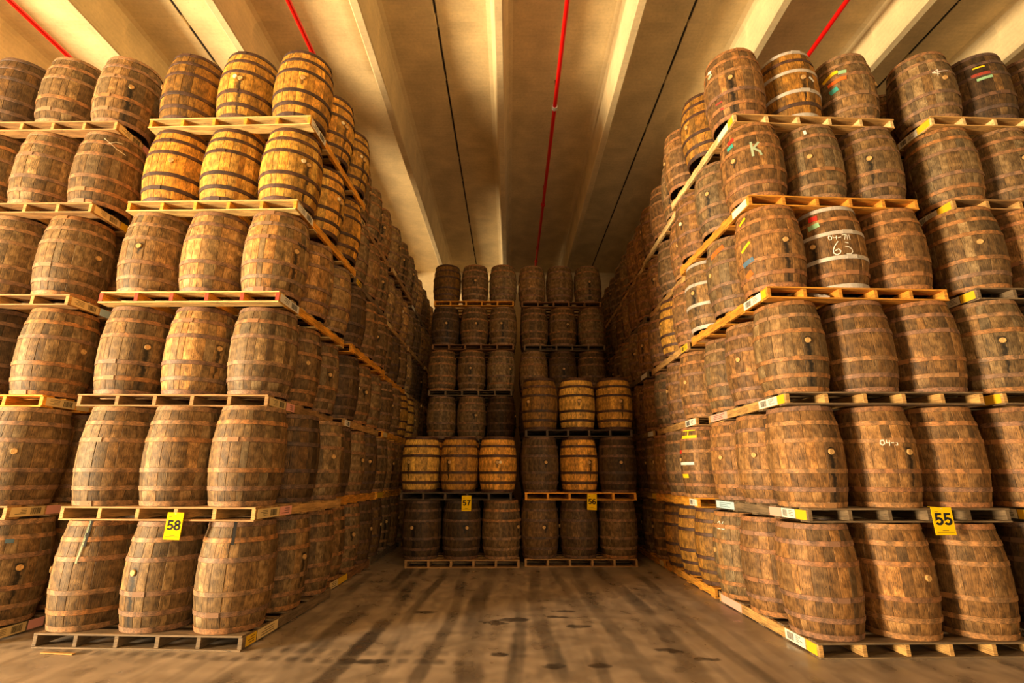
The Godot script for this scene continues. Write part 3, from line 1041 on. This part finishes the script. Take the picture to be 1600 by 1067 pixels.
			var ac := 2 if side == 0 else 0
			for r in [1, 2]:
				barrel("%s%d%d%d" % ["A" if side == 0 else "B", t, ac, r], "brown barrel in the %s gap, %s row deep, %s tier of %s" % ["left" if side == 0 else "right", ["second", "third"][r - 1], TIERN[t], nm], "deeper barrels of the " + nm, place_grid(pal, ac, r, 0.66, dx), "brown", NAN, 1)
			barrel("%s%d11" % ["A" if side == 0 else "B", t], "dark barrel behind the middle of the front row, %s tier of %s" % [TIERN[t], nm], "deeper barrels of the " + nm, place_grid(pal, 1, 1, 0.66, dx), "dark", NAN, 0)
	# ---- stacks 57 and 56 at the end of the aisle
	var F := [
		["57", [[-0.766, 8.502, 0.019], [-0.890, 8.46, 0.001]], ["pink", "dark"], [["dark", "dark", "brown"], ["gold", "gold", "gold"]], [[-20, 20, 60], [-28, -25, 0]]],
		["56", [[1.145, 8.606, -0.001], [1.154, 8.483, -0.02], [1.163, 8.529, -0.02]], ["pink", "orange", "dark"], [["dark", "dark", "brown"], ["dark", "gold", "dark"], ["amber", "gold", "gold"]], [[10, -85, 170], [15, 25, 0], [-40, 0, 10]]]]
	for f in F:
		var stk: String = "low end-of-aisle stack 57" if f[0] == "57" else "three-tier end-of-aisle stack 56"
		for t in f[1].size():
			var P: Array = f[1][t]
			var pal := pallet("%s wooden pallet, %s tier of the %s" % [STYLES[f[2][t]][0], TIERN[t], stk], "pallets of stack " + f[0], Vector3(P[0], up(t), -P[1]), P[2], f[2][t])
			for c in 3:
				var kd: String = f[3][t][c]
				barrel("%s%d%d0" % [f[0], t, c], "%s barrel, %s one in front row, %s tier of %s" % [kinds[kd].look, COLN[c], TIERN[t], stk], "front barrels of stack " + f[0], place_grid(pal, c, 0, 0.662, -0.045 if f[0] == "57" and t == 0 else 0.012), kd, f[4][t][c], 1)
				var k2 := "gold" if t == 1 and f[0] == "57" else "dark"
				barrel("%s%d%d1" % [f[0], t, c], "%s barrel right behind the %s front barrel, %s tier, %s" % [kinds[k2].look, COLN[c], TIERN[t], stk], "second-row barrels of stack " + f[0], place_grid(pal, c, 1, 0.662, -0.045 if f[0] == "57" and t == 0 else 0.012), k2, NAN, 0)
	# ---- the two full-height stacks behind them
	var Bx := [[[-0.87, 10.65], [-0.87, 10.65], [-0.86, 10.65], [-0.88, 10.647], [-0.842, 10.648], [-0.844, 10.647]], [[1.17, 10.71], [1.17, 10.71], [1.17, 10.71], [1.18, 10.71], [1.206, 10.709], [1.159, 10.708]]]
	var Bst := [["grey", "grey", "grey", "grey", "brown", "orange"], ["grey", "grey", "grey", "grey", "grey", "brown"]]
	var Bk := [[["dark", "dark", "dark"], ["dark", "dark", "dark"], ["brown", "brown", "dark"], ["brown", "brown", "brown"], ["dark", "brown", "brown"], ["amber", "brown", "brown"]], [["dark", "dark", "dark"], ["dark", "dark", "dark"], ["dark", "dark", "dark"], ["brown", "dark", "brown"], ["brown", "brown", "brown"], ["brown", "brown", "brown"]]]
	var Bb := [[[0, 0, 0], [0, 0, 0], [170, 20, 70], [160, 0, 40], [10, 10, -5], [170, 5, 170]], [[0, 0, 0], [0, 0, 0], [0, 0, 0], [170, 0, 160], [170, 15, 170], [-70, 80, 0]]]
	for s in 2:
		var nm: String = ["57", "56"][s]
		var stk: String = ["tall stack behind 57", "rear stack hidden partly by 56"][s]
		for t in 6:
			var st: String = Bst[s][t]
			var pal := pallet("%s wooden pallet, %s tier of the %s" % [STYLES[st][0], TIERN[t], stk], "pallets of the rear stack behind " + nm, Vector3(Bx[s][t][0], up(t), -Bx[s][t][1]), 0.0, st)
			for c in 3:
				var kd: String = Bk[s][t][c]
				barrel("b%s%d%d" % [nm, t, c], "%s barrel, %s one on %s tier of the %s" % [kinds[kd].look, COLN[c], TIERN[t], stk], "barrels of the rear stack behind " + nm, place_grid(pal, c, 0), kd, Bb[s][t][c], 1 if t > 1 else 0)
				if t < 5 and t > 0:
					far_places.append(Transform3D(Basis(Vector3.UP, rng.randi_range(0, 3) * PI / 2), place_grid(pal, c, 1)))

	far_barrels()

var far_places: Array[Transform3D] = []

# the barrels deepest in the hall, mere slivers in the gaps: one object
func far_barrels() -> void:
	var am: ArrayMesh = staves_mesh(1, 0).duplicate()
	am.add_surface_from_arrays(Mesh.PRIMITIVE_TRIANGLES, hoops_mesh().surface_get_arrays(0))
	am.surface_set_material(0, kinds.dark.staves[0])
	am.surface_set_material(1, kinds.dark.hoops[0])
	var mm := MultiMesh.new()
	mm.transform_format = MultiMesh.TRANSFORM_3D
	mm.mesh = am
	mm.instance_count = far_places.size()
	for i in far_places.size():
		mm.set_instance_transform(i, far_places[i])
	var o := MultiMeshInstance3D.new()
	o.name = "distant_barrels"
	o.multimesh = mm
	add_child(o)
	o.set_meta("kind", "stuff")
	tag(o, "dim brown barrels deepest in the hall, in the gaps behind the rear stacks", "barrels")

func row_style(side: int, t: int, row: int) -> String:
	if side == 0:
		return [["brown", "grey", "grey"], ["gold", "orange", "tan"], ["tan", "orange", "tan"], ["orange", "orange", "tan"], ["grey", "tan", "tan"], ["pink", "pink", "grey"]][t][mini(row, 3) - 1]
	return [["gold", "gold", "brown"], ["orange", "tan", "brown"], ["tan", "tan", "tan"], ["tan", "grey", "grey"], ["tan", "grey", "tan"], ["goldtan", "tan", "tan"]][t][mini(row, 3) - 1]

const ORD := ["first", "second", "third", "fourth", "fifth", "sixth", "seventh", "eighth", "ninth", "tenth", "eleventh", "twelfth", "thirteenth", "fourteenth", "fifteenth"]

func aisle_barrel(side: int, t: int, n: int, at: Vector3) -> void:
	var kd := "brown"
	var wh := false
	if side == 0:
		kd = ["brown", "dark", "brown"][rng.randi_range(0, 2)]
		if t >= 4 and n <= 2: kd = "gold"
		elif t == 3 and n <= 2: kd = "tan"
		elif t == 2 and n in [8, 9]: kd = "gold"
		elif t == 3 and n == 9: kd = "tan"
		elif t >= 4: kd = ["brown", "tan", "brown"][rng.randi_range(0, 2)]
	else:
		kd = ["red", "red", "brown"][rng.randi_range(0, 2)]
		if t == 3 and n == 2: wh = true
		elif t == 0 and n in [3, 4, 5]: kd = ["amber", "gold", "amber"][n - 3]
		elif t == 3 and n == 4: kd = "gold"
		elif t == 5 and n == 1: kd = "amber"
		elif n > 7: kd = "brown"
	var bz := NAN
	var sg := 1.0 if side == 0 else -1.0
	if rng.randf() < 0.5: bz = sg * rng.randf_range(45, 100)
	if side == 0 and t == 0 and n == 1: bz = 80
	if side == 0 and t == 0 and n == 2: bz = NAN
	if side == 0 and t == 5 and n == 1: bz = 62
	if side == 0 and t == 5 and n == 2: bz = 66
	if side == 1 and t == 4 and n == 1: bz = -55
	if side == 1 and t == 2 and n == 1: bz = -60
	if side == 1 and t == 5 and n == 3: bz = -60
	var id := "%s%d_%d" % ["l" if side == 0 else "r", t, n]
	barrel(id, "%s barrel, %s from the front along the %s aisle wall, %s tier" % ["white-hooped" if wh else kinds[kd].look, ORD[n], "left" if side == 0 else "right", TIERN[t]], "barrels along the %s aisle wall" % ("left" if side == 0 else "right"), at, kd, bz, 2 if n <= 3 else (1 if n <= 8 else 0), wh)


# ------------------------------------------------------------------ signs, marks, small things
func signs() -> void:
	sign_board("58", "yellow plastic sign with number 58 hanging from the left stack's pallet", Vector3(-2.943, 0.992, -4.595), Vector2(0.15, 0.225), Vector3(0.0, -0.06, -0.02), 0.04)
	sign_board("55", "yellow plastic sign with number 55 hanging from the right stack's pallet", Vector3(3.708, 1.052, -4.47), Vector2(0.182, 0.225), Vector3(0.0, 0.03, 0.0), 0.13)
	sign_board("57", "yellow number sign hanging over the middle of the low two-tier stack at left", Vector3(-0.713, 0.985, -8.42), Vector2(0.155, 0.24), Vector3(0.0, 0, 0), 0.05)
	sign_board("56", "yellow number sign hanging from the bright orange pallet of the three-tier stack", Vector3(1.329, 1.008, -8.44), Vector2(0.155, 0.25), Vector3(0.0, 0, -0.04), 0.06)

func marks() -> void:
	# chalked numbers and letters
	stroke("R310", "chalk_mark", [[-28, 0.550], [-31, 0.560], [-32, 0.540], [-31, 0.515], [-28, 0.515], [-27, 0.535], [-28, 0.550]], 0.006, M.chalk, "chalked number 04-711")
	stroke("R310", "chalk_mark", [[-25, 0.555], [-25, 0.530], [-20, 0.530]], 0.006, M.chalk)
	stroke("R310", "chalk_mark", [[-20, 0.550], [-20.5, 0.510]], 0.006, M.chalk)
	stroke("R310", "chalk_mark", [[-18, 0.525], [-13, 0.530]], 0.006, M.chalk)
	stroke("R310", "chalk_mark", [[-11, 0.550], [-5, 0.555], [-8, 0.500]], 0.006, M.chalk)
	stroke("R310", "chalk_mark", [[-3, 0.550], [-3, 0.500]], 0.006, M.chalk)
	stroke("R310", "chalk_mark", [[0.5, 0.550], [1, 0.495]], 0.006, M.chalk)
	stroke("R310", "chalk_mark", [[-19, 0.485], [-25, 0.440], [-28, 0.400], [-28, 0.365], [-24, 0.345], [-19, 0.355], [-17, 0.380], [-20, 0.405], [-25, 0.390]], 0.008, M.chalk, "chalked number 65")
	stroke("R310", "chalk_mark", [[-8, 0.470], [-3, 0.460]], 0.007, M.chalk)
	stroke("R310", "chalk_mark", [[-9, 0.425], [-4, 0.420], [1, 0.395], [2, 0.365], [-2, 0.340], [-9, 0.345]], 0.007, M.chalk)
	stroke("R310", "paint_patch", [[-58, 0.80], [-47, 0.80]], 0.06, M.pred, "red paint patch")
	stroke("R310", "paint_patch", [[-60, 0.70], [-45, 0.715]], 0.055, M.pgreen, "green paint patch")
	stroke("R400", "paint_mark", [[-25, 0.63], [-24, 0.46]], 0.024, M.pale, "pale green painted letter K")
	stroke("R400", "paint_mark", [[-12, 0.615], [-22, 0.55], [-12, 0.50], [-10, 0.46]], 0.024, M.pale)
	stroke("R400", "paint_patch", [[-68, 0.74], [-58, 0.76]], 0.05, M.pred, "red paint patch")
	stroke("R400", "paint_patch", [[-70, 0.67], [-60, 0.685]], 0.05, M.teal, "teal paint patch")
	stroke("R410", "paint_drip", [[-31, 0.83], [-30, 0.79]], 0.03, M.pwhite, "white paint drip")
	stroke("R500", "paint_patch", [[-78, 0.74], [-70, 0.72]], 0.035, M.pwhite, "white paint patch")
	stroke("R500", "paint_patch", [[-76, 0.66], [-70, 0.68]], 0.05, M.pale)
	stroke("R500", "paint_patch", [[-66, 0.24], [-52, 0.235]], 0.022, M.pred2)
	stroke("R500", "paint_patch", [[-68, 0.15], [-52, 0.15]], 0.025, M.pred2)
	stroke("R520", "paint_mark", [[-66, 0.60], [-48, 0.66], [-40, 0.665]], 0.045, M.pyellow, "yellow paint stroke")
	stroke("R520", "paint_mark", [[-36, 0.64], [-26, 0.63]], 0.05, M.pgreen, "green paint stroke")
	stroke("R520", "paint_mark", [[-58, 0.52], [-36, 0.55], [-28, 0.545]], 0.045, M.porange, "orange paint stroke")
	stroke("R520", "paint_mark", [[-56, 0.42], [-46, 0.44]], 0.06, M.teal, "teal paint patch")
	stroke("R510", "paint_patch", [[14, 0.49], [22, 0.45]], 0.03, M.pwhite)
	stroke("R110", "chalk_mark", [[-22, 0.59], [-26, 0.585], [-27, 0.56], [-24, 0.545], [-21, 0.56], [-22, 0.59]], 0.007, M.chalk, "chalked number 04-5")
	stroke("R110", "chalk_mark", [[-18, 0.59], [-18.5, 0.565], [-14, 0.565]], 0.007, M.chalk)
	stroke("R110", "chalk_mark", [[-14, 0.585], [-15, 0.54]], 0.007, M.chalk)
	stroke("R110", "chalk_mark", [[-12, 0.565], [-8, 0.565]], 0.006, M.chalk)
	stroke("R110", "chalk_mark", [[-2, 0.59], [-6, 0.585], [-6, 0.57], [-3, 0.565], [-3, 0.545], [-6, 0.545]], 0.007, M.chalk)
	stroke("R100", "chalk_mark", [[-9, 0.045], [-9, 0.005]], 0.009, M.chalk, "chalked number 17")
	stroke("R100", "chalk_mark", [[-7, 0.042], [-2, 0.044], [-4, 0.004]], 0.009, M.chalk)
	stroke("R300", "paint_mark", [[-80, 0.78], [-68, 0.83]], 0.035, M.pyellow, "yellow paint stroke")
	stroke("R300", "paint_mark", [[-78, 0.46], [-60, 0.53]], 0.03, M.pyellow)
	stroke("R300", "paint_patch", [[-78, 0.31], [-58, 0.34]], 0.05, M.pblue, "grey blue paint patch")
	stroke("R300", "paint_patch", [[-76, 0.18], [-66, 0.21]], 0.06, M.porange, "orange paint patch")
	stroke("r3_1", "paint_patch", [[-74, 0.70], [-46, 0.78]], 0.06, M.porange, "orange paint smear")
	# far right, top: an arrow and some bands of colour
	stroke("B500", "chalk_mark", [[-8, 0.545], [-20, 0.565], [-10, 0.60], [-12, 0.52]], 0.007, M.chalk, "chalked arrow-like mark")
	stroke("B500", "chalk_mark", [[-18, 0.562], [10, 0.585]], 0.007, M.chalk)
	stroke("B510", "paint_mark", [[-40, 0.70], [-22, 0.70]], 0.02, M.pyellow)
	stroke("B510", "paint_mark", [[-44, 0.60], [-18, 0.60]], 0.04, M.pred2, "faded red paint band")
	stroke("B510", "paint_mark", [[-38, 0.53], [-16, 0.54]], 0.035, M.pgreen, "faded green paint band")
	# painted bands on a barrel of the right aisle wall
	stroke("r1_3", "paint_band", [[-80, 0.86], [-40, 0.86]], 0.014, M.pyellow)
	stroke("r1_3", "paint_band", [[-82, 0.775], [-38, 0.775]], 0.04, M.pyellow, "yellow paint band")
	stroke("r1_3", "paint_band", [[-60, 0.86], [-62, 0.79]], 0.02, M.pyellow)
	stroke("r1_3", "paint_patch", [[-94, 0.585], [-86, 0.585]], 0.045, M.pred, "red paint spot")
	stroke("r1_3", "paint_band", [[-94, 0.43], [-48, 0.43]], 0.035, M.pwhite, "white paint band")
	stroke("r1_3", "paint_patch", [[-88, 0.27], [-68, 0.27]], 0.05, M.pyellow, "yellow paint patch")
	# chalk on the first barrels of the right wall's floor tier
	stroke("r0_2", "chalk_mark", [[-78, 0.78], [-73, 0.80], [-70, 0.775], [-78, 0.72], [-69, 0.72]], 0.008, M.chalk, "faint chalked figures")
	stroke("r0_2", "chalk_mark", [[-62, 0.80], [-66, 0.76], [-65, 0.72], [-59, 0.72], [-60, 0.75], [-65, 0.75]], 0.008, M.chalk)
	# far left: crossing chalk lines and pale runs
	stroke("A420", "chalk_mark", [[20, 0.80], [44, 0.70], [60, 0.67]], 0.006, M.chalk, "thin chalk lines")
	stroke("A420", "chalk_mark", [[28, 0.735], [40, 0.79], [52, 0.80]], 0.006, M.chalk)
	stroke("A020", "paint_patch", [[36, 0.72], [44, 0.72]], 0.035, M.pblue, "blue paint patch")
	stroke("L000", "paint_drip", [[12, 0.90], [11, 0.72], [8, 0.56]], 0.016, M.pale, "pale dried run")
	stroke("L000", "tar_run", [[14, 0.90], [13, 0.70]], 0.03, M.tar, "black run beside the pale one")
	stroke("L020", "tar_run", [[14, 0.90], [15, 0.72]], 0.028, M.tar, "black dried run")
	for k in 7:
		stroke("L320", "stencil_mark", [[62 + k * 3.4, 0.595 - (k % 2) * 0.01], [63.6 + k * 3.4, 0.57 - (k % 3) * 0.008]], 0.014, M.tar, "blurred stencil marks" if k == 0 else "")
	for id in ["L420", "l5_1", "l5_2", "l4_1", "L510"]:
		second_bung(id, -10.5, 0.02)
	second_bung("5712" + "0", 9.0)

func sundries() -> void:
	# crumpled plastic pushed into a pallet of stack 55
	var b := MB.new()
	var r := RandomNumberGenerator.new()
	r.seed = 8
	var pts := []
	for i in 7:
		var ring := []
		for j in 9:
			var th := PI * i / 6.0
			var ph := TAU * j / 9.0
			var k := r.randf_range(0.6, 1.15) if i > 0 and i < 6 else 0.8
			ring.append(Vector3(sin(th) * cos(ph) * 0.085, cos(th) * 0.034, sin(th) * sin(ph) * 0.06) * k)
		pts.append(ring)
	for i in 6:
		for j in 9:
			var p0: Vector3 = pts[i][j]
			var p1: Vector3 = pts[i][(j + 1) % 9]
			var p2: Vector3 = pts[i + 1][(j + 1) % 9]
			var p3: Vector3 = pts[i + 1][j]
			var nm := (p1 - p0).cross(p2 - p0)
			if nm.length() < 1e-9: nm = (p2 - p0).cross(p3 - p0)
			nm = nm.normalized()
			if nm.dot(p0 + p2) < 0: nm = -nm
			b.flat(p0, p1, p2, p3, nm)
	var o := part("plastic_wrap", b.done(), M.plastic, self, Vector3(3.08, 3 * TIER + 0.0145 + 0.032, -4.62))
	tag(o, "crumpled grey plastic wrap stuffed in a golden pallet of stack 55", "plastic")
	# splinter of pale wood broken off the floor pallet of stack 58
	var s := part("wood_splinter", plank(Vector3(0.30, 0.010, 0.035), 0.004), M.w_pine, self, Vector3(-3.72, 0.0065, -4.60))
	s.rotation.y = -0.12
	tag(s, "pale splintered piece of wood on floor before stack 58's bottom pallet", "wood scrap")
	var w := part("wood_chip", plank(Vector3(0.16, 0.010, 0.03), 0.003), M.w_bright, self, Vector3(1.62, TIER + PT + 0.005, -8.53))
	w.rotation.y = 0.2
	tag(w, "small pale wood chip lying on the orange pallet of stack 56", "wood scrap")
